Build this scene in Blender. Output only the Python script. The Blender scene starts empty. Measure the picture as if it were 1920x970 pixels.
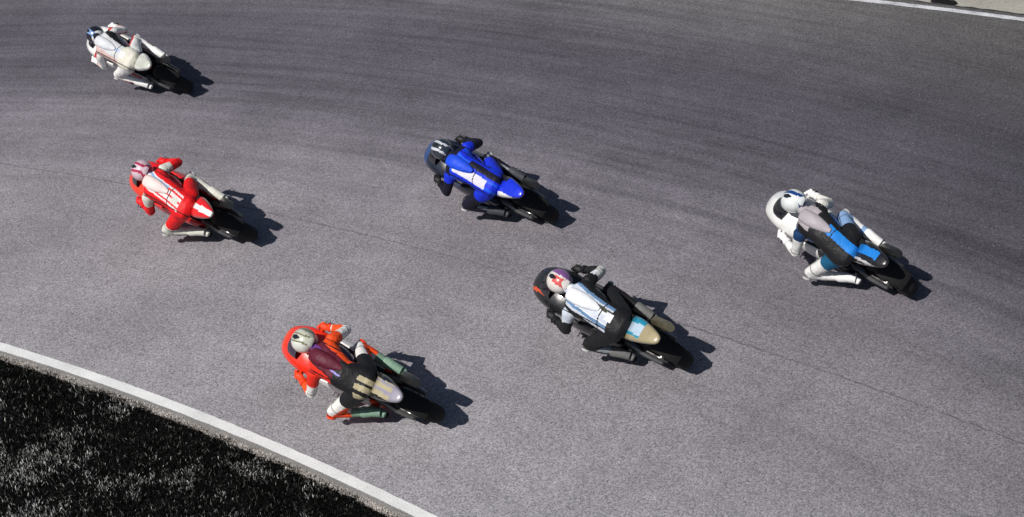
import bpy, bmesh, math, random
import numpy as np
from math import sin, cos, pi, radians, sqrt, atan2, hypot
from mathutils import Vector, Matrix, noise
random.seed(7); rng = np.random.default_rng(11)
sc = bpy.context.scene; C = sc.collection

# ------------------------------------------------------------------ camera
H = 10.665
cam = bpy.data.cameras.new('camera'); co = bpy.data.objects.new('camera', cam); C.objects.link(co)
cam.sensor_width = 36; cam.lens = 54.04; cam.clip_start = .5; cam.clip_end = 2000
rt = Vector((0.99254615, -0.06990138, -0.09982952)); up = Vector((0.12186934, 0.56930108, 0.81304621)); bk = Vector((0, -0.81915204, 0.57357644))
co.matrix_world = Matrix(((rt.x, up.x, bk.x, 0), (rt.y, up.y, bk.y, 0), (rt.z, up.z, bk.z, H), (0, 0, 0, 1)))
sc.camera = co
# ------------------------------------------------------------------ sky and sun
SUN_EL = radians(48); SUN_DIR = Vector((-.79, -.62, 0)).normalized()      # towards the sun, on the ground
w = bpy.data.worlds.new('World'); sc.world = w; w.use_nodes = True
nt = w.node_tree; sky = nt.nodes.new('ShaderNodeTexSky'); sky.sky_type = 'NISHITA'; sky.sun_disc = False
sky.sun_elevation = SUN_EL; sky.sun_rotation = atan2(SUN_DIR.x, SUN_DIR.y)
bgn = nt.nodes['Background']; bgn.inputs['Strength'].default_value = .05; nt.links.new(sky.outputs[0], bgn.inputs[0])
sl = bpy.data.lights.new('sun', 'SUN'); so = bpy.data.objects.new('sun', sl); C.objects.link(so)
sl.energy = 5.0; sl.angle = radians(.5); sl.color = (1, .955, .9)
d = -(SUN_DIR * cos(SUN_EL) + Vector((0, 0, sin(SUN_EL)))); so.rotation_euler = d.to_track_quat('-Z', 'Y').to_euler()
sc.view_settings.view_transform = 'Standard'; sc.view_settings.look = 'None'; sc.view_settings.exposure = 0.0

# ------------------------------------------------------------------ material helpers
def newmat(name):
    m = bpy.data.materials.new(name); m.use_nodes = True; return m, m.node_tree, m.node_tree.nodes['Principled BSDF']
def N(nt, t, **kw):
    n = nt.nodes.new(t)
    for k, v in kw.items():
        if k.startswith('i_'): n.inputs[int(k[2:]) if k[2:].isdigit() else k[2:]].default_value = v
        else: setattr(n, k, v)
    return n
def math_(nt, op, a, b=None, c=None):
    n = nt.nodes.new('ShaderNodeMath'); n.operation = op
    for i, v in enumerate((a, b, c)):
        if v is None: continue
        if isinstance(v, (int, float)): n.inputs[i].default_value = v
        else: nt.links.new(v, n.inputs[i])
    return n.outputs[0]
def ramp(nt, fac, stops, interp='LINEAR'):
    n = nt.nodes.new('ShaderNodeValToRGB'); e = n.color_ramp.elements; n.color_ramp.interpolation = interp
    while len(e) < len(stops): e.new(.5)
    for i, (p, c) in enumerate(stops):
        e[i].position = p; e[i].color = (c, c, c, 1) if isinstance(c, (int, float)) else (*c, 1)
    nt.links.new(fac, n.inputs[0]); return n.outputs[0]
def mix(nt, f, a, b, mode='MIX'):
    n = nt.nodes.new('ShaderNodeMix'); n.data_type = 'RGBA'; n.blend_type = mode
    for i, v in ((0, f), (6, a), (7, b)):
        if isinstance(v, (int, float)): n.inputs[i].default_value = v if i == 0 else (v, v, v, 1)
        elif isinstance(v, tuple): n.inputs[i].default_value = (*v, 1)
        else: nt.links.new(v, n.inputs[i])
    return n.outputs[2]
def noise_(nt, vec, scale, detail=2, rough=.5):
    n = N(nt, 'ShaderNodeTexNoise'); n.inputs['Scale'].default_value = scale; n.inputs['Detail'].default_value = detail
    n.inputs['Roughness'].default_value = rough; nt.links.new(vec, n.inputs['Vector']); return n.outputs['Fac']
def bump(nt, h, strength, dist, bsdf):
    b = N(nt, 'ShaderNodeBump'); b.inputs['Strength'].default_value = strength; b.inputs['Distance'].default_value = dist
    nt.links.new(h, b.inputs['Height']); nt.links.new(b.outputs[0], bsdf.inputs['Normal'])

_pc = {}
def paint(col, kind='paint'):
    key = (tuple(col), kind)
    if key in _pc: return _pc[key]
    m, nt, b = newmat(kind + '_%d' % len(_pc)); tc = N(nt, 'ShaderNodeTexCoord').outputs['Object']
    r, me, bs, coat = {'paint': (.32, 0, .0, .6), 'leather': (.55, 0, .5, 0), 'matt': (.7, 0, .2, 0), 'rubber': (.82, 0, .3, 0), 'metal': (.38, .9, .1, 0), 'glass': (.08, 0, 0, .5), 'helmet': (.25, 0, 0, .8)}[kind]
    n1 = noise_(nt, tc, 9, 4, .6)
    f = ramp(nt, n1, [(.3, .80), (.7, 1.0)])
    nt.links.new(mix(nt, 1.0, tuple(col), f, 'MULTIPLY'), b.inputs['Base Color'])
    b.inputs['Specular IOR Level'].default_value = {'leather': .22, 'matt': .15, 'rubber': .12}.get(kind, .5)
    b.inputs['Roughness'].default_value = r; b.inputs['Metallic'].default_value = me; b.inputs['Coat Weight'].default_value = coat
    b.inputs['Coat Roughness'].default_value = .08
    nt.links.new(ramp(nt, noise_(nt, tc, 25, 3), [(.3, max(.04, r - .08)), (.75, min(1, r + .12))]), b.inputs['Roughness'])
    if kind == 'leather': bump(nt, noise_(nt, tc, 16, 3, .6), .5, .02, b)
    if kind == 'rubber': bump(nt, noise_(nt, tc, 60, 2), .4, .004, b)
    _pc[key] = m; return m

# ------------------------------------------------------------------ object helpers
def link(name, me, parent=None, kind=None, label=None, cat=None, group=None):
    o = bpy.data.objects.new(name, me); C.objects.link(o)
    if parent: o.parent = parent
    if kind: o['kind'] = kind
    if label: o['label'] = label
    if cat: o['category'] = cat
    if group: o['group'] = group
    return o

def smooth_secs(q, k):
    if k == 1: return q
    q = np.array(q, float); out = []; n = len(q)
    for i in range(n - 1):
        p0, p1, p2, p3 = q[max(i - 1, 0)], q[i], q[i + 1], q[min(i + 2, n - 1)]
        for j in range(k):
            t = j / k; o = .5 * (2 * p1 + (p2 - p0) * t + (2 * p0 - 5 * p1 + 4 * p2 - p3) * t * t + (3 * p1 - p0 - 3 * p2 + p3) * t ** 3)
            o[2] = max(o[2], .003); o[3] = max(o[3], .003); out.append(tuple(o))
    return out + [tuple(q[-1])]
class MB:
    """collects lofted shapes; build() links them as one mesh"""
    def __init__(s): s.v = []; s.f = []; s.m = []
    def rings(s, rings, cap=True, mat=0, closed=False):
        b = len(s.v); n = len(rings[0])
        for r in rings: s.v += [tuple(p) for p in r]
        L = len(rings)
        for i in range(L if closed else L - 1):
            for j in range(n):
                a = b + i * n + j; c = b + i * n + (j + 1) % n; k = (i + 1) % L
                s.f.append((a, c, b + k * n + (j + 1) % n, b + k * n + j)); s.m.append(mat)
        if cap and not closed:
            s.f.append(tuple(b + j for j in range(n))[::-1]); s.m.append(mat)
            s.f.append(tuple(b + (L - 1) * n + j for j in range(n))); s.m.append(mat)
        return s
    def loftx(s, secs, n=20, e=2.4, y=0, mat=0):
        """secs: (x, z, half width, half height[, y])"""
        R = []
        secs = smooth_secs([tuple(q[:4]) + ((q[4],) if len(q) > 4 else (y,)) for q in secs], 4 if len(secs) > 4 else 1)
        for q in secs:
            x, z, hw, hh = q[:4]; yy = q[4] if len(q) > 4 else y; ring = []
            for j in range(n):
                t = 2 * pi * j / n; c_, s_ = cos(t), sin(t)
                ring.append((x, yy + hw * math.copysign(abs(c_) ** (2 / e), c_), z + hh * math.copysign(abs(s_) ** (2 / e), s_)))
            R.append(ring)
        return s.rings(R, mat=mat)
    def tube(s, pts, rad, n=10, mat=0, flat=1.0, upv=(0, 0, 1)):
        pts = [Vector(p) for p in pts]; rad = rad if isinstance(rad, (list, tuple)) else [rad] * len(pts); R = []
        for i, p in enumerate(pts):
            a = pts[max(i - 1, 0)]; c = pts[min(i + 1, len(pts) - 1)]; t = (c - a).normalized()
            u = Vector(upv); u = (u - t * u.dot(t))
            if u.length < 1e-3: u = Vector((1, 0, 0)) - t * t.x
            u.normalize(); v = t.cross(u)
            R.append([p + (v * cos(2 * pi * j / n) + u * sin(2 * pi * j / n) * flat) * rad[i] for j in range(n)])
        return s.rings(R, mat=mat)
    def box(s, x0, x1, y0, y1, z0, z1, mat=0):
        return s.rings([[(x, y0, z0), (x, y1, z0), (x, y1, z1), (x, y0, z1)] for x in (x0, x1)], mat=mat)
    def prism(s, outline, y0, y1, mat=0):
        return s.rings([[(x, y, z) for x, z in outline] for y in (y0, y1)], mat=mat)
    def torus(s, c, R, prof, n=40, a0=0, a1=2 * pi, mat=0):
        """wheel-like sweep about the y axis; prof: closed list of (dr, y)"""
        full = abs(a1 - a0 - 2 * pi) < 1e-6; rg = []
        for i in range(n if full else n + 1):
            t = a0 + (a1 - a0) * i / n
            rg.append([(c[0] + (R + dr) * cos(t), c[1] + y, c[2] + (R + dr) * sin(t)) for dr, y in prof])
        return s.rings(rg, closed=full, mat=mat)
    def mesh(s, name, mats, smooth=True, matfn=None, bevel=0):
        me = bpy.data.meshes.new(name); me.from_pydata(s.v, [], s.f)
        for m in mats: me.materials.append(m)
        bm = bmesh.new(); bm.from_mesh(me); bmesh.ops.recalc_face_normals(bm, faces=bm.faces); bm.to_mesh(me); bm.free()
        for i, p in enumerate(me.polygons):
            p.material_index = matfn(p.center) if matfn else s.m[i]; p.use_smooth = smooth
        if smooth:
            try: me.set_sharp_from_angle(angle=radians(42))
            except Exception: pass
        return me
    def build(s, name, mats, parent=None, **kw):
        mats = mats if isinstance(mats, (list, tuple)) else [mats]
        tags = {k: kw.pop(k) for k in ('kind', 'label', 'cat', 'group') if k in kw}
        return link(name, s.mesh(name, mats, **kw), parent, **tags)

# ------------------------------------------------------------------ asphalt and ground materials
RC = (-13.84, -4.25)      # centre of the corner followed by the rubbered line
SEAMS = [((-28.15, -24.39), 48.35, .010, .70), ((-20.39, -12.87), 38.40, .009, .45)]
def radial(nt, tc, c):
    sx = N(nt, 'ShaderNodeSeparateXYZ'); nt.links.new(tc, sx.inputs[0])
    dx = math_(nt, 'SUBTRACT', sx.outputs[0], c[0]); dy = math_(nt, 'SUBTRACT', sx.outputs[1], c[1])
    r = math_(nt, 'SQRT', math_(nt, 'ADD', math_(nt, 'MULTIPLY', dx, dx), math_(nt, 'MULTIPLY', dy, dy)))
    return r, math_(nt, 'ARCTAN2', dy, dx)
def asphalt():
    m, nt, b = newmat('asphalt'); tc = N(nt, 'ShaderNodeTexCoord').outputs['Object']
    r, a = radial(nt, tc, RC)
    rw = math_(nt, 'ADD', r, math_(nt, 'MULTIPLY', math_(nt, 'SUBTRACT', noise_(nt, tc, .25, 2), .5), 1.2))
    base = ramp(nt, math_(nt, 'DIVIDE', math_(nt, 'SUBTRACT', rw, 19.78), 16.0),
                [(0, (.272, .268, .280)), (.12, (.250, .244, .256)), (.26, (.222, .213, .228)), (.36, (.166, .157, .177)), (.44, (.108, .103, .121)), (.54, (.090, .086, .105)), (.61, (.108, .104, .119)), (.68, (.135, .133, .138)), (.76, (.185, .183, .176))])  # rubbered line, with lens vignette painted into the same dark band
    # streaks of rubber laid along the corner
    cv = N(nt, 'ShaderNodeCombineXYZ'); nt.links.new(math_(nt, 'MULTIPLY', r, 1.0), cv.inputs[0]); nt.links.new(math_(nt, 'MULTIPLY', a, 1.1), cv.inputs[1])
    s1 = noise_(nt, cv.outputs[0], 1.6, 4, .62); s2 = noise_(nt, cv.outputs[0], 7.5, 3, .6)
    amt = ramp(nt, math_(nt, 'DIVIDE', math_(nt, 'SUBTRACT', r, 19.78), 16.0), [(.0, .12), (.25, .3), (.42, 1.0), (.85, .8)])
    st = ramp(nt, math_(nt, 'ADD', math_(nt, 'MULTIPLY', s1, .58), math_(nt, 'MULTIPLY', s2, .42)), [(.37, .66), (.5, .98), (.64, 1.22)])
    base = mix(nt, 1.0, base, mix(nt, amt, 1.0, st), 'MULTIPLY')
    # lens vignette painted into the asphalt colour, darker towards positive x
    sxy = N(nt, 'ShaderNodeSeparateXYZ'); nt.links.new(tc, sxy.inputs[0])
    vignette_x = math_(nt, 'ADD', sxy.outputs[0], math_(nt, 'MULTIPLY', math_(nt, 'SUBTRACT', noise_(nt, tc, .3, 3), .5), 2.5))
    base = mix(nt, 1.0, base, ramp(nt, math_(nt, 'DIVIDE', math_(nt, 'ADD', vignette_x, 4.0), 13.0), [(.25, 1.0), (.6, .84), (.8, .58), (1, .46)]), 'MULTIPLY')
    # patches and stains
    base = mix(nt, 1.0, base, ramp(nt, noise_(nt, tc, .55, 5, .6), [(.3, .84), (.7, 1.14)]), 'MULTIPLY')
    base = mix(nt, 1.0, base, ramp(nt, noise_(nt, tc, 3.0, 4, .6), [(.3, .93), (.7, 1.07)]), 'MULTIPLY')
    # aggregate
    g1 = noise_(nt, tc, 120, 2, .65); g2 = noise_(nt, tc, 52, 2, .6)
    vor = N(nt, 'ShaderNodeTexVoronoi'); vor.inputs['Scale'].default_value = 75; nt.links.new(tc, vor.inputs['Vector'])
    vs = N(nt, 'ShaderNodeSeparateColor'); nt.links.new(vor.outputs['Color'], vs.inputs[0])
    g = math_(nt, 'ADD', math_(nt, 'MULTIPLY', g1, .4), math_(nt, 'ADD', math_(nt, 'MULTIPLY', g2, .3), math_(nt, 'MULTIPLY', vs.outputs[0], .3)))
    base = mix(nt, 1.0, base, ramp(nt, g, [(.26, .34), (.42, .82), (.52, 1.03), (.63, 1.32), (.74, 1.75)]), 'MULTIPLY')
    # a few pale stones, a few dark pits
    v2 = N(nt, 'ShaderNodeTexVoronoi'); v2.inputs['Scale'].default_value = 46; nt.links.new(tc, v2.inputs['Vector'])
    s2c = N(nt, 'ShaderNodeSeparateColor'); nt.links.new(v2.outputs['Color'], s2c.inputs[0])
    core = ramp(nt, v2.outputs['Distance'], [(.25, 1.0), (.40, 0.0)])
    base = mix(nt, math_(nt, 'MULTIPLY', core, ramp(nt, s2c.outputs[0], [(.975, 0.0), (.992, .6)])), base, (.34, .33, .34))
    base = mix(nt, math_(nt, 'MULTIPLY', core, ramp(nt, s2c.outputs[1], [(.945, 0.0), (.985, .8)])), base, (.03, .03, .035))
    # paving joints, thin and broken
    for c, R, wd, al in SEAMS:
        rr, aa = radial(nt, tc, c)
        wob = math_(nt, 'MULTIPLY', math_(nt, 'SUBTRACT', noise_(nt, tc, 5, 4, .7), .5), .09)
        dd = math_(nt, 'ABSOLUTE', math_(nt, 'SUBTRACT', math_(nt, 'ADD', rr, wob), R))
        gate = ramp(nt, noise_(nt, tc, 1.1, 4, .6), [(.36, .35), (.56, .9)])
        k = math_(nt, 'MULTIPLY', math_(nt, 'MULTIPLY', ramp(nt, math_(nt, 'DIVIDE', dd, wd * 2), [(.25, 1.0), (.8, 0.0)]), gate), al * .8)
        base = mix(nt, k, base, (.022, .022, .026))
    base = mix(nt, 1.0, base, (.985, .965, 1.0), 'MULTIPLY')
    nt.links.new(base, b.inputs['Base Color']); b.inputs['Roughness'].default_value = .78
    b.inputs['Specular IOR Level'].default_value = .3
    bump(nt, g, .55, .012, b)
    return m
def line_paint(wear):
    m, nt, b = newmat('road_paint'); tc = N(nt, 'ShaderNodeTexCoord').outputs['Object']
    g = noise_(nt, tc, 62, 3, .7); big = noise_(nt, tc, 2.2, 6, .72)
    k = ramp(nt, math_(nt, 'ADD', math_(nt, 'MULTIPLY', g, .6), math_(nt, 'MULTIPLY', big, .4)), [(.36 + wear, .17), (.455 + wear, .52), (.60, .74)])
    nt.links.new(mix(nt, 1.0, (.93, .95, 1.0) if wear > 0 else (.97, .985, .98), k, 'MULTIPLY'), b.inputs['Base Color'])
    b.inputs['Roughness'].default_value = .6; bump(nt, g, .3, .004, b); return m
def rough_ground(name, stops, sc1=3, sc2=60, bs=.8, bd=.02, spec=.1):
    m, nt, b = newmat(name); tc = N(nt, 'ShaderNodeTexCoord').outputs['Object']
    a1 = noise_(nt, tc, sc1, 5, .6); a2 = noise_(nt, tc, sc2, 3, .65)
    f = math_(nt, 'ADD', math_(nt, 'MULTIPLY', a1, .5), math_(nt, 'MULTIPLY', a2, .5))
    nt.links.new(ramp(nt, f, stops), b.inputs['Base Color']); b.inputs['Roughness'].default_value = .95; b.inputs['Specular IOR Level'].default_value = spec
    bump(nt, a2, bs, bd, b); return m

M_ASPH = asphalt()
M_LINE = line_paint(-.05); M_LINE_FAR = line_paint(.05)
M_EDGE = rough_ground('edge_concrete', [(.35, (.18, .176, .168)), (.65, (.27, .265, .255))], 4, 70)
M_SOIL = rough_ground('verge_soil', [(.3, (.003, .003, .003)), (.7, (.010, .010, .010))], 2, 40)
M_RUN = rough_ground('runoff_dirt', [(.3, (.22, .21, .185)), (.5, (.31, .30, .265)), (.7, (.38, .365, .325))], 1.2, 26, .6, .02)
M_DRY = rough_ground('dry_soil', [(.3, (.24, .22, .20)), (.7, (.60, .56, .52))], 8, 60)
M_JOINT = rough_ground('joint_tar', [(.3, (.025, .025, .027)), (.7, (.06, .06, .06))], 6, 50)

# ------------------------------------------------------------------ the setting
IC, IR = (-25.63, -16.69), 37.03               # inner edge of the painted line (track side) is IR
FC, FR = (-17.0, -19.13), 45.945                  # far white line
def arc_pts(c, r, a0, a1, n, z): return [(c[0] + r * cos(t), c[1] + r * sin(t), z) for t in np.linspace(a0, a1, n)]
def strip(name, mat, A, B, **kw):
    n = len(A); me = bpy.data.meshes.new(name); me.from_pydata(A + B, [], [(i, i + 1, n + i + 1, n + i) for i in range(n - 1)])
    me.materials.append(mat)
    bm = bmesh.new(); bm.from_mesh(me); bmesh.ops.recalc_face_normals(bm, faces=bm.faces)
    if sum(f.normal.z for f in bm.faces) < 0: bmesh.ops.reverse_faces(bm, faces=bm.faces)
    bm.to_mesh(me); bm.free()
    return link(name, me, kind='structure', **kw)
A0, A1, NA = radians(5), radians(100), 260
# the whole land, one sheet to the horizon
gm = bpy.data.meshes.new('verge_ground'); S = 900
gm.from_pydata([(-S, -S, -.03), (S, -S, -.03), (S, S, -.03), (-S, S, -.03)], [], [(0, 1, 2, 3)]); gm.materials.append(M_SOIL)
link('verge_ground', gm, kind='structure')
fa0, fa1 = radians(5), radians(100)
strip('runoff_ground', M_RUN, arc_pts(FC, FR + .19, fa0, fa1, NA, -.018), arc_pts(FC, FR + 60, fa0, fa1, NA, -.018))
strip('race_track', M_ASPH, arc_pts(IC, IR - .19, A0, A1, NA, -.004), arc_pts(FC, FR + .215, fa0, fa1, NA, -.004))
def jit(c, r, a0, a1, n, z, amp, sc_):
    return [(c[0] + (r + amp * noise.noise(Vector((t * sc_, r, 3)))) * cos(t), c[1] + (r + amp * noise.noise(Vector((t * sc_, r, 3)))) * sin(t), z) for t in np.linspace(a0, a1, n)]
strip('white_edge_line', M_LINE, jit(IC, IR - .122, A0, A1, 1500, .0, .006, 200), jit(IC, IR, A0, A1, 1500, .0, .008, 260))
strip('concrete_edge', M_EDGE, arc_pts(IC, IR - .188, A0, A1, 1500, -.001), jit(IC, IR - .130, A0, A1, 1500, -.001, .006, 200))
strip('dry_soil_edge', M_DRY, jit(IC, IR - .238, A0, A1, 1500, -.0065, .022, 500), arc_pts(IC, IR - .175, A0, A1, 1500, -.0065))
strip('far_white_line', M_LINE_FAR, jit(FC, FR, fa0, fa1, 1500, .0, .012, 300), jit(FC, FR + .108, fa0, fa1, 1500, .0, .012, 350))
strip('edge_joint', M_JOINT, jit(FC, FR + .195, fa0, fa1, 1500, .001, .014, 200), jit(FC, FR + .225, fa0, fa1, 1500, .001, .03, 280))

# black hollow clod on the verge beyond the far line
def clod(px, py):
    mb = MB(); R = []
    for k, (rr, zz) in enumerate(((1.0, -.03), (.93, .015), (.7, .045), (.35, .035), (.06, .05))):
        R.append([(px + .17 * rr * cos(t) * (1 + .8 * noise.noise(Vector((cos(t) * 2, sin(t) * 2, k * .3 + 5)))), py + (-.10 * cos(t)) * rr + .045 * rr * sin(t) * (1 + .5 * noise.noise(Vector((cos(t) * 3, sin(t) * 3, 9 + k * .4)))), zz * (1 + .4 * noise.noise(Vector((t * 2, k, 1))))) for t in np.linspace(0, 2 * pi, 22, endpoint=False)])
    mb.rings(R)
    mb.build('dirt_clod', rough_ground('black_dirt', [(.3, (.006, .006, .007)), (.7, (.02, .02, .02))], 9, 60), label='black jagged clod lying just beyond the far white line at the top right', cat='clod')
clod(6.84, 20.47)

# ------------------------------------------------------------------ grass
def blade_material():
    m, nt, b = newmat('grass_blade'); at = N(nt, 'ShaderNodeAttribute', attribute_name='tone')
    c = ramp(nt, at.outputs['Fac'], [(0, (.003, .0034, .003)), (.5, (.010, .011, .010)), (.62, (.10, .10, .095)), (.8, (.42, .42, .40)), (1, (.75, .75, .72))])
    nt.links.new(c, b.inputs['Base Color']); b.inputs['Roughness'].default_value = .8; b.inputs['Specular IOR Level'].default_value = .02
    return m
def straw_material():
    m, nt, b = newmat('dry_straw'); at = N(nt, 'ShaderNodeAttribute', attribute_name='tone')
    c = ramp(nt, at.outputs['Fac'], [(0, (.26, .235, .215)), (1, (.80, .745, .69))])
    nt.links.new(c, b.inputs['Base Color']); b.inputs['Roughness'].default_value = .7; return m
def grid_noise(xy, cell, seed):
    """smooth value noise evaluated with numpy"""
    r = np.random.default_rng(seed); T = r.random((256, 256)); q = xy / cell + 1000.0; i = np.floor(q).astype(int); f = q - i; f = f * f * (3 - 2 * f)
    g = lambda a, b_: T[(i[:, 0] + a) % 256, (i[:, 1] + b_) % 256]
    return (g(0, 0) * (1 - f[:, 0]) + g(1, 0) * f[:, 0]) * (1 - f[:, 1]) + (g(0, 1) * (1 - f[:, 0]) + g(1, 1) * f[:, 0]) * f[:, 1]
def blades(name, xy, h, lean, wid, tone, mat, z0=-.02, **kw):
    n = len(xy); yaw = rng.random(n) * 2 * pi; ld = rng.random(n) * 2 * pi
    L = np.stack([np.cos(ld), np.sin(ld)], 1) * lean[:, None]; W = np.stack([np.cos(yaw), np.sin(yaw)], 1) * wid[:, None]
    V = np.zeros((n, 5, 3), np.float32); V[:, 0, :2] = xy - W; V[:, 1, :2] = xy + W; V[:, 2, :2] = xy + L * .35 + W * .8; V[:, 3, :2] = xy + L * .35 - W * .8; V[:, 4, :2] = xy + L
    V[:, :2, 2] = z0; V[:, 2:4, 2] = z0 + h[:, None] * .62; V[:, 4, 2] = z0 + h
    base = np.arange(n)[:, None] * 5
    li = np.concatenate([base + [0, 1, 2, 3], base + [3, 2, 4]], 1).astype(np.int32).ravel()
    ls = (np.arange(n)[:, None] * 7 + [0, 4]).astype(np.int32).ravel()
    me = bpy.data.meshes.new(name); me.vertices.add(n * 5); me.vertices.foreach_set('co', V.ravel()); me.loops.add(n * 7); me.loops.foreach_set('vertex_index', li)
    me.polygons.add(n * 2); me.polygons.foreach_set('loop_start', ls); me.update(calc_edges=True); me.validate()
    at = me.attributes.new('tone', 'FLOAT', 'POINT'); at.data.foreach_set('value', np.repeat(tone, 5).astype(np.float32))
    me.materials.append(mat); return link(name, me, kind='stuff', **kw)
def arc_xy(n, d0, d1, a0, a1, pw=1.0):
    a = a0 + (a1 - a0) * rng.random(n); dd = d0 + (d1 - d0) * rng.random(n) ** pw
    return np.stack([IC[0] + (IR - dd) * np.cos(a), IC[1] + (IR - dd) * np.sin(a)], 1), dd
def grass():
    ga0, ga1 = radians(44), radians(63)
    parts = []
    xy, dd = arc_xy(400000, .205, 5.0, ga0, ga1, 1.15)
    xa, da = arc_xy(70000, .3, 9, radians(33), ga0, 1.2); xb, db = arc_xy(70000, .3, 9, ga1, radians(75), 1.2); xc, dc = arc_xy(60000, 5.0, 9, ga0, ga1, 1.2)   # thinner where only a side step would show it
    xy = np.concatenate([xy, xa, xb, xc]); dd = np.concatenate([dd, da, db, dc])
    m2 = grid_noise(xy, .17, 2); n = len(xy); bm_ = blade_material()
    h = (.022 + .034 * rng.random(n)) * (.6 + .8 * m2); h *= np.clip(.55 + dd * .8, .5, 1)
    blades('grass', xy, h, .01 + .04 * rng.random(n), .0018 + .0028 * rng.random(n), np.where(rng.random(n) < .07, .55 + .14 * rng.random(n), .55 * rng.random(n) ** 2), bm_, label='dense near black grass inside the corner', cat='grass')
    xy, dd = arc_xy(420000, .235, 5.0, ga0, ga1, 1.0); m1 = grid_noise(xy, .55, 1); m2 = grid_noise(xy, .18, 4); m3 = grid_noise(xy, .05, 5)
    far_ = np.clip((dd - .35) / 2.2, 0, 1); patch = .42 * m1 + .38 * m2 + .20 * m3; pr = np.clip((patch - .60 + .22 * far_) * 3.2, 0, .70) + .006 + .06 * far_
    k = rng.random(len(xy)) < pr; xy = xy[k]; m3 = m3[k]; n = len(xy)
    blades('pale_grass', xy, .026 + .026 * rng.random(n), .010 + .022 * rng.random(n), .0018 + .0044 * rng.random(n) ** 2, .60 + .40 * rng.random(n), bm_, label='pale dry blades scattered in clusters through the dark grass', cat='grass')
    xy, dd = arc_xy(26000, .178, .255, ga0, ga1, 1.0); keep = grid_noise(xy, .05, 8) * .6 + grid_noise(xy, .014, 9) * .4 > .38 + (dd - .19) * .6; xy = xy[keep]; n = len(xy)
    blades('dry_grass_fringe', xy, .008 + .018 * rng.random(n), .01 + .025 * rng.random(n), .002 + .003 * rng.random(n), rng.random(n), straw_material(), z0=-.012, label='pale dry straw fringe between concrete edge and dark grass', cat='dry grass')
grass()

# ------------------------------------------------------------------ motorcycle
BLK = (.012, .012, .014); CARB = (.02, .02, .023)
def tyre_prof(R_out, half, rc):
    """(dr, y) about R = 0 : rounded crown, side walls"""
    P = []
    for k in range(13):
        t = -1 + 2 * k / 12; y = half * t; P.append((R_out - rc * .95 * (1 - sqrt(max(0, 1 - (t * .96) ** 2))), y))
    P += [(R_out - rc - .045, half * .72), (R_out - rc - .045, -half * .72)]
    return P
def wheel(root, x, z, R, half, name, rim_mat, front):
    cz = (x, 0, z)
    tm = paint((.022, .022, .023), 'rubber'); mb = MB(); mb.torus(cz, 0, tyre_prof(R, half, half * .95), 48)
    ty = mb.build(name, tm, root); ri = R - half * .95 - .03
    mb = MB(); mb.torus(cz, 0, [(ri, half * .75), (ri - .018, half * .8), (ri - .03, half * .3), (ri - .03, -half * .3), (ri - .018, -half * .8), (ri, -half * .75)], 40)
    mb.build('rim', rim_mat, ty)
    for k in range(5):
        mb = MB(); t = 2 * pi * k / 5 + .3
        mb.tube([(x + .03 * cos(t - .3), 0, z + .03 * sin(t - .3)), (x + .1 * cos(t), 0, z + .1 * sin(t)), (x + (ri - .02) * cos(t + .12), 0, z + (ri - .02) * sin(t + .12))], [.022, .014, .018], 8)
        mb.build('spoke', rim_mat, ty)
    mb = MB(); mb.tube([(x, -half - .02, z), (x, half + .02, z)], .032, 16); mb.build('hub', paint((.35, .34, .33), 'metal'), ty)
    for y in ((-half - .012, half + .006) if front else (-half * .8 - .01,)):
        mb = MB(); rr = .155 if front else .105
        mb.torus((x, y, z), 0, [(rr, 0), (rr, .005), (rr * .72, .005), (rr * .72, 0)], 32); mb.build('brake_disc', paint((.42, .4, .38), 'metal'), ty)
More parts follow.
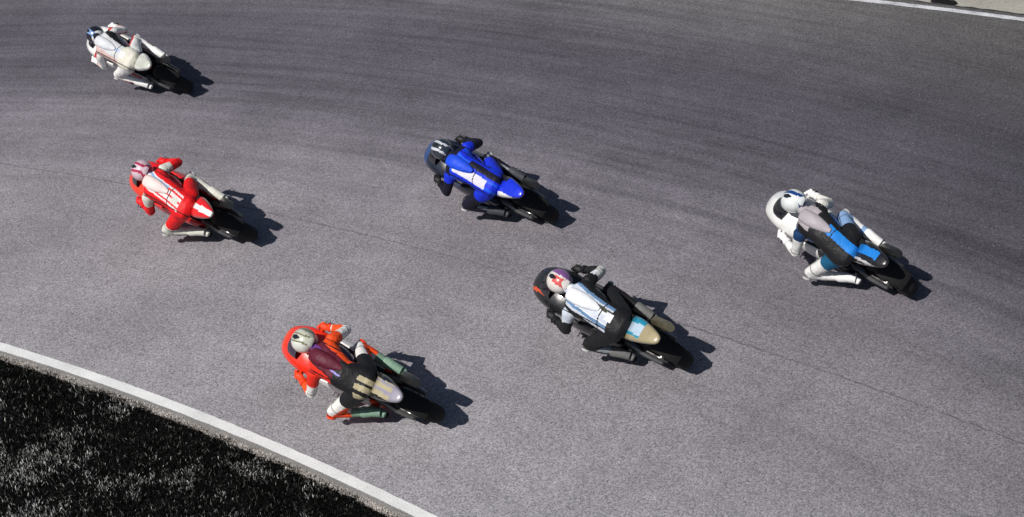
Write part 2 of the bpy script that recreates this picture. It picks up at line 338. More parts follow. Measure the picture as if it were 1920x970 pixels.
def motorcycle(pal, root):
    P = {k: paint(v) for k, v in pal.items() if k in ('nose', 'nose2', 'side', 'side2', 'tank', 'tank2', 'tail', 'tail2', 'fender', 'line')}
    rim = paint(pal.get('rim', (.05, .05, .055)), 'metal'); cb = paint(CARB, 'paint'); mt = paint((.30, .29, .28), 'metal'); dk = paint((.03, .03, .032), 'metal')
    wheel(root, -.71, .32, .32, .095, 'rear_wheel', rim, False)
    wheel(root, .71, .30, .30, .060, 'front_wheel', rim, True)
    # upper fairing with nose
    nose = MB().loftx([(.935, .76, .012, .02), (.925, .765, .06, .045), (.90, .775, .105, .068), (.84, .80, .155, .092), (.75, .82, .195, .112), (.64, .835, .225, .128), (.52, .825, .245, .14), (.40, .79, .25, .15), (.30, .75, .235, .15)], 44, 2.6)
    up_ = nose.build('upper_fairing', [P['nose'], P['nose2'], P['line']], root, matfn=pal['nose_fn'])
    MB().loftx([(.945, .745, .05, .014), (.90, .745, .075, .022), (.87, .745, .08, .022)], 12, 2).build('air_intake', paint((.006, .006, .006), 'matt'), up_)
    # windscreen bubble
    ws = MB(); R = []
    for x, z0, hw, h in ((.80, .885, .045, .012), (.74, .905, .10, .035), (.66, .925, .135, .065), (.58, .935, .15, .095), (.51, .935, .152, .125)):
        R.append([(x - .10 * (sin(t)) ** 2 * (h / .125) * .4, hw * cos(t), z0 + h * sin(t)) for t in np.linspace(-.25, pi + .25, 16)])
    ws.rings(R, cap=False); ws.build('windscreen', paint(pal.get('screen', (.01, .01, .015)), 'glass'), up_)
    # side fairing panels and belly, one shell a side
    for sgn in (1, -1):
        sd = MB(); R = []
        #        x    ztop  zbot  ytop  ymid  ybot
        for x, zt, zb, yt, ym, yb in ((.47, .80, .60, .20, .215, .19), (.41, .80, .42, .225, .245, .15), (.33, .78, .27, .235, .262, .10), (.20, .75, .17, .23, .268, .06), (.04, .70, .14, .215, .262, .045), (-.12, .62, .14, .20, .245, .04), (-.26, .50, .15, .19, .22, .04), (-.36, .38, .17, .17, .18, .04)):
            ring = []
            for k in range(11):
                t = k / 10; z = zt + (zb - zt) * t; y = (1 - t) ** 2 * yt + 2 * t * (1 - t) * (ym * 2 - .5 * (yt + yb)) * .98 + t * t * yb
                ring.append((x, sgn * y, z))
            inner = [(p[0] - .004, p[1] - sgn * .018, p[2] + .004) for p in reversed(ring)]
            R.append(ring + inner)
        sd.rings(R); sp = sd.build('side_fairing', [P['side'], P['side2'], P['line']], root, matfn=pal['side_fn'])
        for (vx, vz) in ((.26, .58), (.20, .48)):
            v = MB(); v.loftx([(vx + .07, vz + .03, .006, .014, sgn * .258), (vx, vz, .010, .022, sgn * .264), (vx - .09, vz - .03, .006, .012, sgn * .258)], 8, 2); v.build('vent', paint((.006, .006, .006), 'matt'), sp)
    # engine block and radiator filling the inside
    MB().loftx([(.42, .56, .12, .14), (.34, .50, .15, .22), (.1, .46, .17, .25), (-.2, .44, .15, .22), (-.34, .42, .10, .14)], 16, 4).build('engine', dk, root)
    # tank
    tk = MB().loftx([(.36, .86, .06, .03), (.34, .87, .12, .06), (.27, .90, .165, .09), (.16, .925, .19, .11), (.03, .93, .192, .115), (-.08, .91, .17, .11), (-.17, .87, .125, .09), (-.24, .84, .09, .06)], 40, 2.5)
    t_ = tk.build('fuel_tank', [P['tank'], P['tank2'], P['line']], root, matfn=pal['tank_fn'])
    MB().tube([(.14, 0, 1.03), (.135, 0, 1.045)], [.035, .03], 16).build('filler_cap', mt, t_)
    # frame spars
    for sgn in (1, -1):
        MB().tube([(.42, sgn * .09, .80), (.22, sgn * .17, .74), (-.05, sgn * .18, .62), (-.22, sgn * .14, .45)], [.04, .045, .045, .05], 8, flat=.8).build('frame_spar', mt if pal.get('bare') else dk, root)
    # seat and tail
    MB().loftx([(-.20, .84, .08, .03), (-.28, .835, .12, .035), (-.44, .85, .135, .035), (-.56, .87, .12, .035), (-.60, .88, .10, .02)], 20, 3).build('seat', paint((.012, .012, .013), 'matt'), root)
    tl = MB().loftx([(-.24, .78, .08, .05), (-.36, .79, .12, .06), (-.52, .83, .135, .065), (-.60, .88, .135, .085), (-.68, .93, .13, .085), (-.80, .97, .11, .07), (-.92, 1.0, .08, .05), (-1.0, 1.015, .05, .03), (-1.03, 1.02, .02, .01)], 44, 2.8)
    ta = tl.build('tail_unit', [P['tail'], P['tail2'], P['line']], root, matfn=pal['tail_fn'])
    MB().loftx([(-.965, .975, .03, .012), (-1.005, .985, .025, .012)], 12, 3).build('rain_light', paint((.35, .01, .01), 'glass'), ta)
    # swingarm, shock, chain
    for sgn in (1, -1):
        MB().tube([(-.20, sgn * .09, .44), (-.35, sgn * .135, .43), (-.55, sgn * .145, .36), (-.76, sgn * .14, .32)], [.045, .045, .038, .028], 8, flat=1.1).build('swingarm', paint((.16, .16, .165), 'metal'), root)
    MB().tube([(-.24, 0, .40), (-.30, 0, .72)], .035, 10).build('shock_absorber', paint((.45, .32, .04), 'metal'), root)
    ch = MB(); ch.box(-.72, -.22, .108, .118, .375, .392); ch.box(-.72, -.22, .108, .118, .275, .292); ch.torus((-.71, .113, .32), 0, [(.085, -.004), (.085, .004), (.05, .004), (.05, -.004)], 24); ch.build('chain', mt, root)
    # exhaust on the right
    MB().tube([(.15, -.05, .16), (-.18, -.10, .20), (-.34, -.17, .30), (-.44, -.20, .42), (-.52, -.205, .48)], [.028, .028, .03, .032, .04], 12).build('exhaust_pipe', paint((.32, .27, .22), 'metal'), root)
    MB().tube([(-.50, -.205, .465), (-.56, -.205, .51), (-.80, -.20, .66), (-.86, -.20, .69)], [.040, .058, .058, .045], 16, flat=1.15).build('silencer', paint(pal.get('pipe', (.10, .10, .10)), 'metal'), root)
    # fork, clip-ons, levers
    for sgn in (1, -1):
        f = MB().tube([(.71, sgn * .10, .28), (.65, sgn * .10, .48)], [.035, .032], 12).tube([(.65, sgn * .10, .46), (.54, sgn * .10, .88)], .026, 12).build('fork_leg', paint((.50, .36, .08), 'metal'), root)
        MB().tube([(.735, sgn * .105, .33), (.765, sgn * .105, .44), (.74, sgn * .105, .46)], .026, 8).build('brake_caliper', dk, f)
        hb = MB().tube([(.535, sgn * .10, .865), (.47, sgn * .20, .86), (.40, sgn * .35, .845)], .012, 8).build('handlebar', dk, root)
        MB().tube([(.455, sgn * .225, .858), (.395, sgn * .355, .843)], .019, 10).build('grip', paint((.015, .015, .015), 'rubber'), hb)
        MB().tube([(.50, sgn * .20, .855), (.50, sgn * .30, .845), (.455, sgn * .37, .84)], [.009, .007, .006], 6).build('lever', mt, hb)
        pg = MB().tube([(-.34, sgn * .17, .38), (-.34, sgn * .27, .375)], .012, 8).build('footpeg', mt, root)
        MB().prism([(-.28, .42), (-.40, .46), (-.42, .40), (-.33, .34)], sgn * .165, sgn * .172).build('heel_guard', cb, pg)
    MB().loftx([(.56, .87, .13, .02), (.50, .875, .13, .02)], 12, 3).build('yoke', dk, root)
    # fenders: thin curved shells
    fm = P['fender']
    prof = [(.012, -.068), (.028, -.045), (.034, 0), (.028, .045), (.012, .068), (.006, .068), (.022, .042), (.028, 0), (.022, -.042), (.006, -.068)]
    MB().torus((.71, 0, .30), .30, prof, 16, radians(38), radians(165)).build('front_fender', fm, root)
    prof = [(a * 1.1, b * 1.5) for a, b in prof]
    MB().torus((-.71, 0, .32), .325, prof, 12, radians(96), radians(152)).build('rear_fender', paint((.012, .012, .013), 'matt'), root)

# ------------------------------------------------------------------ rider
def seg_d(p, a, b):
    ab = b - a; t = max(0, min(1, (p - a).dot(ab) / ab.dot(ab))); return (p - (a + ab * t)).length, t
def rider_body(J):
    """one continuous surface: lofted volumes fused by a voxel remesh, face zones taken from the nearest bone"""
    mb = MB()
    def ell(path, hw, hh, side=(0, 1, 0), n=18, ex=2.3):
        path = [Vector(p) for p in path]; R = []
        for i, p in enumerate(path):
            t = (path[min(i + 1, len(path) - 1)] - path[max(i - 1, 0)]).normalized(); s_ = Vector(side); s_ = (s_ - t * s_.dot(t)).normalized(); u = s_.cross(t)
            ring = []
            for j in range(n):
                a = 2 * pi * j / n; ca, sa = cos(a), sin(a)
                ring.append(p + s_ * hw[i] * math.copysign(abs(ca) ** (2 / ex), ca) + u * hh[i] * math.copysign(abs(sa) ** (2 / ex), sa))
            R.append(ring)
        mb.rings(R)
    pel, wa, ch_, ns = J['pel'], J['waist'], J['chest'], J['neckbase']
    ell([pel + Vector((-.13, 0, -.05)), pel + Vector((-.09, 0, -.02)), pel, wa, ch_, (ch_ + ns) / 2 + Vector((0, 0, .012)), ns, ns + Vector((.04, 0, .01))],
        [.08, .15, .178, .158, .182, .20, .17, .09], [.06, .11, .128, .118, .132, .122, .095, .06])
    ell([ns, ns + (J['head'] - ns) * .5, J['head'] - Vector((.03, 0, .02))], [.07, .062, .06], [.07, .065, .06])
    ell([J['head'] + Vector((-.09, 0, 0)), J['head'] + Vector((-.06, 0, 0)), J['head'], J['head'] + Vector((.06, 0, -.02)), J['head'] + Vector((.09, 0, -.03))], [.03, .065, .078, .062, .03], [.04, .08, .10, .085, .04])
    for s in 'LR':
        sh, el, ha = J['sh' + s], J['el' + s], J['ha' + s]
        ell([sh + (ch_ - sh) * .35, sh, sh.lerp(el, .3), sh.lerp(el, .7), el, el.lerp(ha, .25), el.lerp(ha, .6), el.lerp(ha, .92)], [.08, .078, .066, .056, .053, .054, .044, .034], [.085, .080, .068, .058, .053, .052, .042, .031])
        hp, kn, an = J['hip' + s], J['kn' + s], J['an' + s]
        ell([hp + (pel - hp) * .3, hp, hp.lerp(kn, .3), hp.lerp(kn, .7), kn, kn + (an - kn) * .06, kn.lerp(an, .3), kn.lerp(an, .6), kn.lerp(an, .95)], [.11, .112, .10, .078, .068, .064, .066, .052, .042], [.11, .115, .10, .08, .070, .066, .066, .052, .042])
    me = mb.mesh('body_raw', [paint(BLK)], smooth=False); o = bpy.data.objects.new('tmp', me); C.objects.link(o)
    md = o.modifiers.new('r', 'REMESH'); md.mode = 'VOXEL'; md.voxel_size = .019
    m2 = o.modifiers.new('s', 'SMOOTH'); m2.factor = .5; m2.iterations = 3; m3 = o.modifiers.new('d', 'SUBSURF'); m3.levels = 1; m3.render_levels = 1
    dg = bpy.context.evaluated_depsgraph_get(); ev = bpy.data.meshes.new_from_object(o.evaluated_get(dg)); bpy.data.objects.remove(o); bpy.data.meshes.remove(me)
    # creases in the leather at the joints
    crease = [J[q] for q in ('knL', 'knR', 'elL', 'elR', 'hipL', 'hipR', 'shL', 'shR', 'waist')]
    nv = len(ev.vertices); co_ = np.empty(nv * 3, np.float32); ev.vertices.foreach_get('co', co_); nr = np.empty(nv * 3, np.float32); ev.vertex_normals.foreach_get('vector', nr)
    co_ = co_.reshape(-1, 3); nr = nr.reshape(-1, 3); cr = np.array([tuple(q) for q in crease]); jw = np.clip(1 - np.min(np.linalg.norm(co_[:, None] - cr[None], axis=2), 1) / .13, 0, 1)
    kk = np.array([noise.noise(Vector((x * 14, y * 14, z * 14))) * .003 + abs(noise.noise(Vector((x * 48, y * 22, z * 30)))) * (.003 + .012 * w_) - .002 for (x, y, z), w_ in zip(co_.tolist(), jw.tolist())])
    ev.vertices.foreach_set('co', (co_ + nr * kk[:, None]).astype(np.float32).ravel()); ev.update()
    return ev
ZONES = [('torso', 'pel', 'waist', .15), ('torso', 'waist', 'chest', .15), ('torso', 'chest', 'neckbase', .16), ('neck', 'neckbase', 'head', .07)] + \
    [(z, a + s, b + s, r) for s in 'LR' for z, a, b, r in (('upper_arm', 'sh', 'el', .065), ('forearm', 'el', 'ha', .05), ('thigh', 'hip', 'kn', .09), ('shin', 'kn', 'an', .055))]
def rider(pal, root, pose):
    J = {'pel': Vector((-.42, .05, .94)), 'waist': Vector((-.24, .035, 1.04)), 'chest': Vector((-.04, .01, 1.10)), 'neckbase': Vector((.12, -.03, 1.12)), 'head': Vector((.36, -.07, 1.15)),
         'shL': Vector((.09, .20, 1.08)), 'shR': Vector((.07, -.21, 1.09)), 'elL': Vector((.15, .36, .88)), 'elR': Vector((.10, -.35, .90)), 'haL': Vector((.425, .29, .875)), 'haR': Vector((.425, -.29, .875)),
         'hipL': Vector((-.40, .14, .90)), 'hipR': Vector((-.38, -.07, .90)), 'knL': Vector((-.04, .40, .70)), 'knR': Vector((.02, -.27, .70)), 'anL': Vector((-.42, .25, .46)), 'anR': Vector((-.42, -.24, .46))}
    for k, v in pose.items():
        if k != 'turn': J[k] = J[k] + Vector(v)
    me = rider_body(J); keys = list(pal['suit'].keys()); me.materials.clear()
    for k in keys: me.materials.append(paint(pal['suit'][k], 'leather'))
    idx = {k: i for i, k in enumerate(keys)}
    cen = np.empty(len(me.polygons) * 3, np.float32); me.polygons.foreach_get('center', cen); cen = cen.reshape(-1, 3); DD = []; TT = []
    for z, a, b, r in ZONES:
        A_ = np.array(J[a]); ab = np.array(J[b]) - A_; t = np.clip(((cen - A_) @ ab) / (ab @ ab), 0, 1); TT.append(t); DD.append(np.linalg.norm(cen - A_ - t[:, None] * ab, axis=1) - r)
    bi = np.argmin(np.array(DD), 0); TT = np.array(TT)
    for i, p in enumerate(me.polygons):
        z, a, b, _ = ZONES[bi[i]]; t = float(TT[bi[i], i]); ax = J[a].lerp(J[b], t); off = p.center - ax
        side = 'L' if b[-1] == 'L' and z != 'torso' else 'R' if b[-1] == 'R' and z != 'torso' else ''
        key = pal['suit_fn'](z, t, side, off, p.center); c = p.center
        if z == 'torso':
            if abs(abs(c.y - J['chest'].y) - .155) < .006 or abs(c.x + .30 + .4 * (c.y - J['chest'].y) ** 2) < .0055: key = pal['seam']
            elif -.43 < c.x < -.35 and abs(c.y - J['pel'].y + .01) < .045 and off.z > 0 and pal.get('patch'): key = pal['patch']
        elif z in ('upper_arm', 'thigh') and abs(off.y * (1 if side == 'R' else -1) - .012) < .005: key = pal['seam']
        elif z == 'thigh' and .78 < t < .80 or z == 'upper_arm' and .86 < t < .90: key = pal['seam']
        elif z == 'upper_arm' and .25 < t < .62 and off.z > .04 and abs(off.x) < .03 and pal.get('patch'): key = pal['patch']
        p.material_index = idx[key]; p.use_smooth = True
    link('body', me, root)
    # helmet
    h = J['head']; mb = MB(); R = []
    prof = [(-.158, .012, .015, .0), (-.15, .05, .055, .0), (-.13, .082, .09, .0), (-.09, .113, .122, .0), (-.03, .131, .140, .0), (.03, .133, .140, -.004), (.085, .118, .124, -.012), (.125, .090, .098, -.022), (.15, .055, .065, -.032), (.16, .015, .02, -.036)]
    for x, dz, hw, hh in smooth_secs([(a, d_, b, c_) for a, b, c_, d_ in prof], 4): R.append([(h.x + x, h.y + hw * cos(t), h.z + dz + hh * sin(t) + x * -.12) for t in np.linspace(0, 2 * pi, 48, endpoint=False)])
    mb.rings(R); hm = [paint(c, 'helmet') for c in pal['helmet']]
    he = mb.build('helmet', hm, root, matfn=lambda c: pal['helmet_fn']((c - h).x, (c - h).y, (c - h).z))
    vz = MB(); R = []
    for x, hw, hh, dz in ((.072, .1285, .130, -.010), (.10, .114, .118, -.015), (.130, .092, .099, -.022), (.152, .062, .070, -.030)):
        R.append([(h.x + x, h.y + hw * cos(t), h.z + dz + hh * sin(t) + x * -.12) for t in np.linspace(radians(-8), radians(188), 18)][0:1] + [(h.x + x + .004, h.y + hw * cos(t), h.z + dz + hh * sin(t) * .55 + .010 - x * .12) for t in np.linspace(0, pi, 18)] )
    vz.rings(R, cap=False); vz.build('visor', paint((.008, .008, .012), 'glass'), he)
    MB().loftx([(h.x - .13, h.z + .115, .02, .006), (h.x - .16, h.z + .085, .055, .012), (h.x - .18, h.z + .06, .045, .004)], 12, 2.5, y=h.y).build('spoiler', hm[0], he)
    MB().loftx([(h.x + .06, h.z + .118, .018, .008), (h.x + .01, h.z + .137, .028, .010), (h.x - .05, h.z + .137, .018, .006)], 10, 2.2, y=h.y).build('air_vent', paint(BLK, 'helmet'), he)
    tr = pose.get('turn', 0); he.rotation_euler = (0, 0, tr); he.location = h - Matrix.Rotation(tr, 3, 'Z') @ h
    # aerodynamic hump
    c = J['chest']; nb = J['neckbase']
    MB().loftx([(nb.x + .03, nb.z + .07, .05, .03), (nb.x - .02, nb.z + .10, .075, .055), (c.x + .02, c.z + .12, .085, .065), (c.x - .08, c.z + .10, .075, .05), (c.x - .18, c.z + .07, .05, .03), (c.x - .24, c.z + .055, .02, .01)], 18, 2.2, y=c.y).build('back_hump', paint(pal['hump'], 'leather'), root)
    gm = paint(pal['glove'], 'leather'); bm_ = paint(pal['boot'], 'leather'); sl_ = paint(pal.get('slider', (.5, .5, .5)), 'paint')
    for s, sg in (('L', 1), ('R', -1)):
        el, ha, kn, an = J['el' + s], J['ha' + s], J['kn' + s], J['an' + s]
        g = MB(); dr = (ha - el).normalized(); wr = ha - dr * .05
        g.tube([wr - dr * .06, wr - dr * .02, wr], [.048, .046, .036], 12)                        # cuff
        palm = ha + Vector((0, 0, .012)); bar = Vector((-.06, sg * .13, -.015)).normalized()
        g.tube([wr, palm - dr * .02, palm + Vector((.025, 0, .012))], [.034, .042, .036], 12, flat=.6)
        for k in range(4):                                                                         # four fingers over the grip
            b0 = palm + bar * (-.036 + .024 * k) + Vector((.022, 0, .012)); l = (.92, 1.0, .95, .8)[k]
            g.tube([b0, b0 + Vector((.028 * l, 0, .006)), b0 + Vector((.042 * l, 0, -.016)), b0 + Vector((.030 * l, 0, -.042 * l)), b0 + Vector((.010, 0, -.050 * l))], [.0125, .012, .0115, .0105, .008], 8)
        b0 = palm - bar * .040 + Vector((-.01, 0, -.008))                                          # thumb
        g.tube([b0, b0 - bar * .012 + Vector((.018, 0, -.020)), b0 + Vector((.038, 0, -.036)), b0 + bar * .012 + Vector((.05, 0, -.042))], [.015, .014, .012, .009], 8)
        g.build('glove', gm, root)
        b = MB(); up_v = (kn - an).normalized(); toe = Vector((.19, sg * .02, -.075))
        b.tube([an + up_v * .20, an + up_v * .17, an + up_v * .08, an + Vector((-.01, 0, -.01))], [.052, .062, .054, .050], 14)
        b.tube([an + Vector((-.055, 0, -.045)), an + Vector((-.03, 0, -.04)), an + toe * .4 + Vector((0, 0, -.012)), an + toe * .8, an + toe * 1.05, an + toe * 1.15], [.028, .044, .048, .043, .030, .012], 12, flat=.8)
        bo = b.build('boot', bm_, root)
        MB().tube([an + Vector((-.06, 0, -.088)), an + Vector((.0, 0, -.092)), an + toe + Vector((0, 0, -.036))], [.03, .035, .034], 10, flat=.25).build('sole', paint((.015, .015, .015), 'rubber'), bo)
        # knee slider puck on the outer side of the knee
        o_ = Vector((.02, sg * .9, -.35)).normalized(); q = kn + o_ * .058
        MB().tube([q - o_ * .01, q + o_ * .012, q + o_ * .02], [.055, .05, .035], 14, upv=(1, 0, 0)).build('knee_slider', sl_, root)

# ------------------------------------------------------------------ liveries
WH = (.78, .78, .77); CREAM = (.66, .64, .56); RED = (.72, .012, .016); ORG = (.80, .055, .01); BLU = (.008, .03, .62); SKY = (.015, .20, .62); GRY = (.30, .30, .31); NAVY = (.01, .03, .11)
GREEN = (.16, .26, .19); PINK = (.62, .30, .30); PURP = (.12, .04, .22); LB = (.42, .52, .74); MAROON = (.10, .01, .025); TAN = (.42, .37, .24); PALE = (.55, .56, .58)
z0 = lambda c: 0
def stripe(axis, lo, hi, a=0, b=1): return lambda c: b if lo < c[axis] < hi else a
def suit(**zones):
    """zones: name or name+side -> key or function(t, off, centre)"""
    def fn(z, t, side, off, c):
        q = zones.get(z + side, zones.get(z, 'base')); return q(t, off, c) if callable(q) else q
    return fn
RIDERS = [
 dict(name='white', seam='black', patch='white', bike=dict(nose=WH, nose2=PINK, line=RED, side=WH, side2=(.03, .03, .035), tank=PALE, tank2=BLK, tail=(.50, .51, .46), tail2=WH, fender=WH,
        nose_fn=lambda c: 2 if c.x < .42 and c.y < -.1 else 0, side_fn=lambda c: 1 if c.z < .30 else (2 if .52 < c.z < .55 else 0), tank_fn=z0, tail_fn=lambda c: 1 if abs(c.y) > .09 else 0),
      suit=dict(base=PALE, white=WH, red=(.50, .03, .03), pink=(.60, .44, .42), blue=LB, black=BLK, cream=CREAM),
      suit_fn=suit(torso=lambda t, o, c: 'blue' if -.05 < o.y < -.01 and c.x > -.34 else ('cream' if c.x < -.36 else ('pink' if o.y > .09 else ('black' if o.y < -.12 else 'base'))), neck='black', upper_arm=lambda t, o, c: 'red' if o.z > .045 and abs(o.x) < .03 else 'white', forearm='pink', thighL='white', thighR=lambda t, o, c: 'red' if abs(o.y + .02) < .022 else 'white', shin=lambda t, o, c: 'red' if abs(o.z) < .02 else 'white'),
      hump=(.60, .62, .66), glove=WH, boot=WH, helmet=[(.012, .012, .02), (.20, .34, .62), WH], helmet_fn=lambda x, y, z: 1 if abs(y) < .035 else (2 if x < -.11 else 0),
      rl='rider in white leathers with red stripes under a black and light blue helmet', bl='white race motorcycle with red trim trailing alone at the top left'),
 dict(name='red', seam='black', patch='cream', bike=dict(rim=(.35, .26, .05), nose=(.80, .045, .02), nose2=RED, line=CREAM, side=RED, side2=(.02, .02, .02), tank=RED, tank2=WH, tail=RED, tail2=WH, fender=RED,
        nose_fn=lambda c: 1 if c.y < 0 else 0, side_fn=lambda c: 1 if c.z < .42 else 0, tank_fn=z0, tail_fn=lambda c: 1 if abs(c.y) < .035 else 0),
      suit=dict(base=RED, white=(.74, .66, .66), red=RED, blue=(.20, .38, .62), black=BLK, cream=(.60, .60, .54), pink=(.68, .26, .28)),
      suit_fn=suit(torso=lambda t, o, c: 'blue' if -.085 < o.y < -.055 and c.x > -.25 else ('red' if abs(o.y) > .10 or c.x < -.46 else ('red' if int((o.y + 1) / .022) % 3 == 0 else 'white')), neck='cream', upper_arm=lambda t, o, c: 'red' if t > .4 else 'cream', forearm='red', thigh='red', thighR=lambda t, o, c: 'cream' if t > .72 else 'red', shin=lambda t, o, c: 'black' if abs(o.z) < .012 else 'cream', thighL=lambda t, o, c: 'cream' if t > .72 else 'red'),
      hump=(.74, .62, .60), glove=RED, boot=(.62, .62, .56), helmet=[(.66, .50, .56), (.42, .03, .09), WH], helmet_fn=lambda x, y, z: 1 if abs(abs(y) - .045) < .016 or x < -.12 else 0,
      rl='rider in red and white striped leathers under a pink and red helmet', bl='bright red race motorcycle below the white one near the left edge'),
 dict(name='blue', seam='black', patch=None, bike=dict(nose=(.02, .06, .20), nose2=(.01, .015, .03), line=WH, side=(.012, .02, .06), side2=BLK, tank=BLU, tank2=WH, tail=BLU, tail2=BLK, fender=BLK,
        nose_fn=lambda c: 1 if c.x < .72 else 0, side_fn=lambda c: 1 if c.z < .4 else 0, tank_fn=z0, tail_fn=lambda c: 2 if .085 < c.y and c.x < -.6 and c.z > .9 else (1 if c.y < -.05 and c.x > -.7 else 0)),
      suit=dict(base=BLU, blue2=(.01, .09, .70), white=(.66, .64, .74), black=(.008, .008, .02), grey=(.22, .24, .27)),
      suit_fn=suit(torso=lambda t, o, c: 'white' if c.x < -.02 and .0 < o.y < .115 and c.x > -.46 else ('black' if (c.x < -.18 and -.12 < o.y < -.04) or c.x > .02 else ('blue2' if int((o.y + 1) / .03) % 3 == 0 else 'base')), neck='black', upper_arm=lambda t, o, c: 'base' if t < .25 else 'black', forearm='black', thigh=lambda t, o, c: 'base' if t < .3 else 'black', shin=lambda t, o, c: 'grey' if abs(o.y) < .018 else 'black', thighR=lambda t, o, c: 'base' if t < .75 else ('grey' if int((o.y + 1) / .02) % 2 else 'black')),
      hump=(.012, .07, .66), glove=BLK, boot=(.05, .055, .065), helmet=[(.02, .03, .045), (.55, .57, .62), NAVY], helmet_fn=lambda x, y, z: 1 if abs(abs(y) - .05) < .014 else 0,
      rl='rider in vivid blue leathers with a white patch low on the back', bl='blue and black race motorcycle running in the middle of the track'),
 dict(name='pale_blue', seam='base', patch=None, bike=dict(rim=(.30, .30, .30), nose=(.70, .70, .69), nose2=PALE, line=(.5, .5, .52), side=(.74, .74, .74), side2=(.02, .02, .025), tank=BLK, tank2=SKY, tail=BLK, tail2=SKY, fender=WH,
        nose_fn=lambda c: 1 if c.y < -.05 else 0, side_fn=lambda c: 1 if c.x < .05 else 0, tank_fn=lambda c: 1 if abs(c.y) > .13 else 0, tail_fn=lambda c: 2 if abs(c.y - .10) < .012 else (1 if -.07 < c.y < .03 and c.x > -.9 else 0)),
      suit=dict(base=BLK, white=(.70, .70, .69), sky=SKY, mauve=(.34, .31, .33), lightblue=(.22, .36, .60), cream=(.62, .61, .57), navy=(.01, .04, .12), teal=(.012, .10, .20)),
      suit_fn=suit(torso=lambda t, o, c: ('mauve' if c.x > -.06 and abs(o.y) < .13 else ('sky' if -.11 < o.y < .0 and c.x < -.22 else 'base')), neck='navy', upper_arm=lambda t, o, c: 'white' if t > .15 else 'navy', upper_armR='cream', forearm='white', forearmR='cream', thighL=lambda t, o, c: 'teal' if t < .45 else 'white', thighR=lambda t, o, c: 'base' if t < .35 else 'lightblue', shinL='white', shinR=lambda t, o, c: 'white' if t < .5 else 'lightblue'),
      hump=(.36, .33, .36), glove=WH, boot=WH, helmet=[(.70, .74, .74), (.01, .05, .22), WH], helmet_fn=lambda x, y, z: 1 if -.075 < y < -.035 or x < -.135 else 0,
      rl='rider with white limbs, a black and sky blue back and a white helmet', bl='white fronted black race motorcycle furthest to the right'),
 dict(name='silver', seam='black', patch='white', bike=dict(nose=BLK, nose2=(.60, .08, .03), line=(.02, .25, .38), side=BLK, side2=(.03, .04, .05), tank=BLK, tank2=NAVY, tail=(.42, .54, .66), tail2=(.34, .29, .17), fender=BLK, pipe=(.42, .37, .24),
        nose_fn=lambda c: 1 if .10 < c.y < .135 and c.z > .84 and c.x > .55 else 0, side_fn=z0, tank_fn=z0, tail_fn=lambda c: 1 if c.x < -.80 or c.y > .085 else (2 if abs(c.y) > .06 else 0)),
      suit=dict(base=(.52, .57, .66), white=(.72, .74, .78), black=BLK, blue=(.12, .22, .38), cream=(.50, .51, .49), grey=(.20, .22, .24), olive=(.05, .05, .03)),
      suit_fn=suit(torso=lambda t, o, c: 'black' if c.x < -.40 or o.y < -.12 or o.y > .15 else 'olive' if c.x < -.2 and -.07 < o.y < -.03 else ('blue' if abs(abs(o.y) - .105) < .016 else ('base' if int((o.y + 1) / .04) % 3 else 'white')), neck='black', upper_arm=lambda t, o, c: 'black' if t > .3 else 'base', forearm='black', upper_armR=lambda t, o, c: 'black' if t < .35 else 'cream', forearmR='black', thigh='black', thighR='black', shinL=lambda t, o, c: 'grey' if int((o.z + 1) / .025) % 2 else 'black', shinR='black'),
      hump=(.74, .76, .80), glove=BLK, boot=(.14, .14, .14), helmet=[(.70, .66, .62), (.60, .10, .09), (.22, .09, .28)], helmet_fn=lambda x, y, z: 2 if y < -.055 else (1 if x < -.02 and abs(y - .01) < .045 else 0),
      rl='rider in silvery white and black leathers under a white, red and purple helmet', bl='black race motorcycle with a blue and tan tail right of the orange one'),
 dict(name='orange', seam='black', patch=None, bike=dict(nose=(.80, .03, .012), nose2=ORG, line=BLK, side=WH, side2=ORG, tank=(.05, .015, .05), tank2=BLK, tail=TAN, tail2=(.30, .28, .34), fender=ORG, screen=(.02, .008, .03),
        nose_fn=lambda c: 1 if c.x > .8 else 0, side_fn=lambda c: 1 if c.z < .45 else 0, tank_fn=z0, tail_fn=lambda c: 1 if c.x < -.9 else (2 if abs(c.y) > .085 else (0 if int((c.y + 1) / .028) % 3 else 1))),
      suit=dict(base=MAROON, white=(.74, .73, .71), orange=(.82, .075, .012), green=GREEN, black=BLK, purple=PURP, violet=(.28, .26, .62), tan=TAN, red=(.76, .03, .015)),
      suit_fn=suit(torso=lambda t, o, c: 'violet' if -.30 < c.x < -.08 and .02 < o.y < .04 else ('red' if o.y > .11 and c.x > -.2 else 'orange' if o.y < -.12 and c.x > -.3 else ('tan' if c.x < -.44 and int((o.y + 1) / .03) % 3 and o.y > -.08 else ('black' if c.x < -.22 or o.y > .1 else ('purple' if -.06 < o.y < 0 else 'base')))), neck='black', upper_arm=lambda t, o, c: 'red' if t < .45 else 'white', upper_armR=lambda t, o, c: 'orange' if t < .35 else 'white', forearm='orange', forearmR=lambda t, o, c: 'orange' if t < .6 else 'white', thigh=lambda t, o, c: 'black' if t < .25 else ('black' if t < .45 else ('white' if o.z > .02 else 'orange')), shin=lambda t, o, c: 'green' if t > .42 else ('orange' if o.y * (1 if c.y > 0 else -1) > .01 else 'white')),
      hump=MAROON, glove=ORG, boot=(.20, .32, .24), slider=ORG, helmet=[(.56, .57, .48), (.20, .20, .12), (.70, .71, .66)], helmet_fn=lambda x, y, z: 1 if abs(abs(y) - .04) < .009 or y < -.09 else (2 if y > .05 else 0),
      rl='rider with orange, white and green limbs under an olive and cream helmet', bl='orange and white race motorcycle nearest the white line and dark grass'),
]
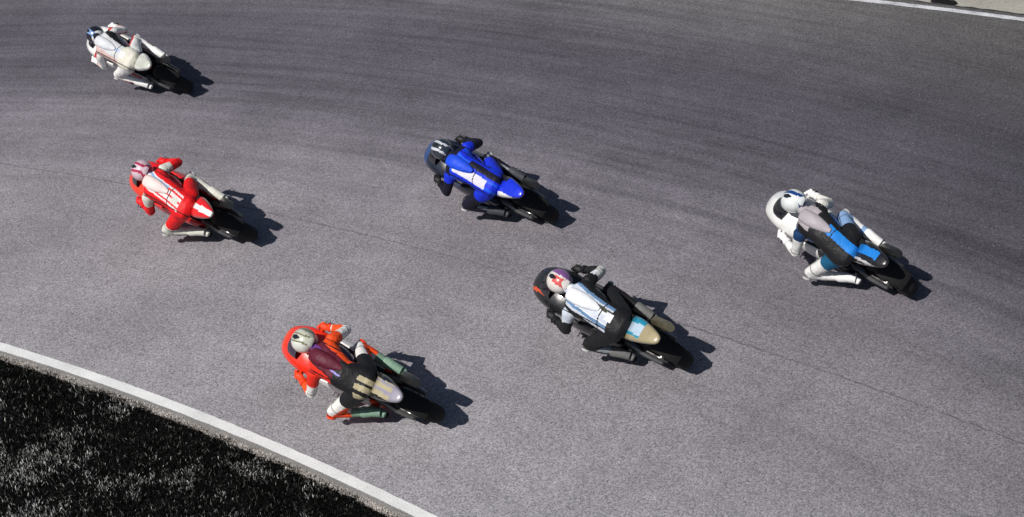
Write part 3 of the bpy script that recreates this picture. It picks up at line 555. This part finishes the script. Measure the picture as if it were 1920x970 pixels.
SPOTS = [(-4.958, 21.222, 130.199), (-3.735, 16.981, 131.887), (.08, 16.588, 129.089), (3.977, 14.33, 121.513), (1.215, 13.479, 129.767), (-1.538, 13.063, 134.957)]
LEAN = [42, 40, 40, 39, 38, 39]
POSES = [dict(head=(-.03, .02, .0), elR=(.03, .04, -.04), elL=(.02, -.05, -.03), knL=(.02, -.08, .02), turn=-.10), dict(knL=(.0, .05, -.03), elL=(.03, -.02, -.03), pel=(0, .03, 0), elR=(-.02, -.03, .02), turn=.14),
         dict(elL=(.01, .03, .02), knR=(.02, .03, 0), knL=(.01, .0, -.01), head=(.02, .02, -.01), chest=(0, .02, .02), turn=.05), dict(knL=(.04, .08, -.06), elR=(.03, .05, -.02), elL=(.02, .02, -.05), pel=(0, .05, -.02), waist=(0, .03, 0), head=(.0, -.01, .02), turn=.22),
         dict(knL=(-.02, -.03, .0), knR=(.04, .0, .02), head=(.02, .01, -.02), elR=(.0, -.04, .03), turn=-.04), dict(knL=(.02, .07, -.04), elL=(.03, .04, -.02), elR=(.03, -.02, -.02), waist=(0, .02, .02), turn=.12)]
for R_, (x, y, hd), ln, ps in zip(RIDERS, SPOTS, LEAN, POSES):
    for what in ('racing_motorcycle', 'person'):
        e = bpy.data.objects.new(what, None); C.objects.link(e); e.empty_display_size = .2
        e.location = (x, y, .017); e.rotation_euler = (-radians(ln), 0, radians(hd))
        if what == 'person':
            e['label'] = R_['rl']; e['category'] = 'person'; e['group'] = 'riders racing round the corner'; rider(R_, e, ps)
        else:
            e['label'] = R_['bl']; e['category'] = 'motorcycle'; e['group'] = 'motorcycles racing round the corner'; motorcycle(R_['bike'], e)
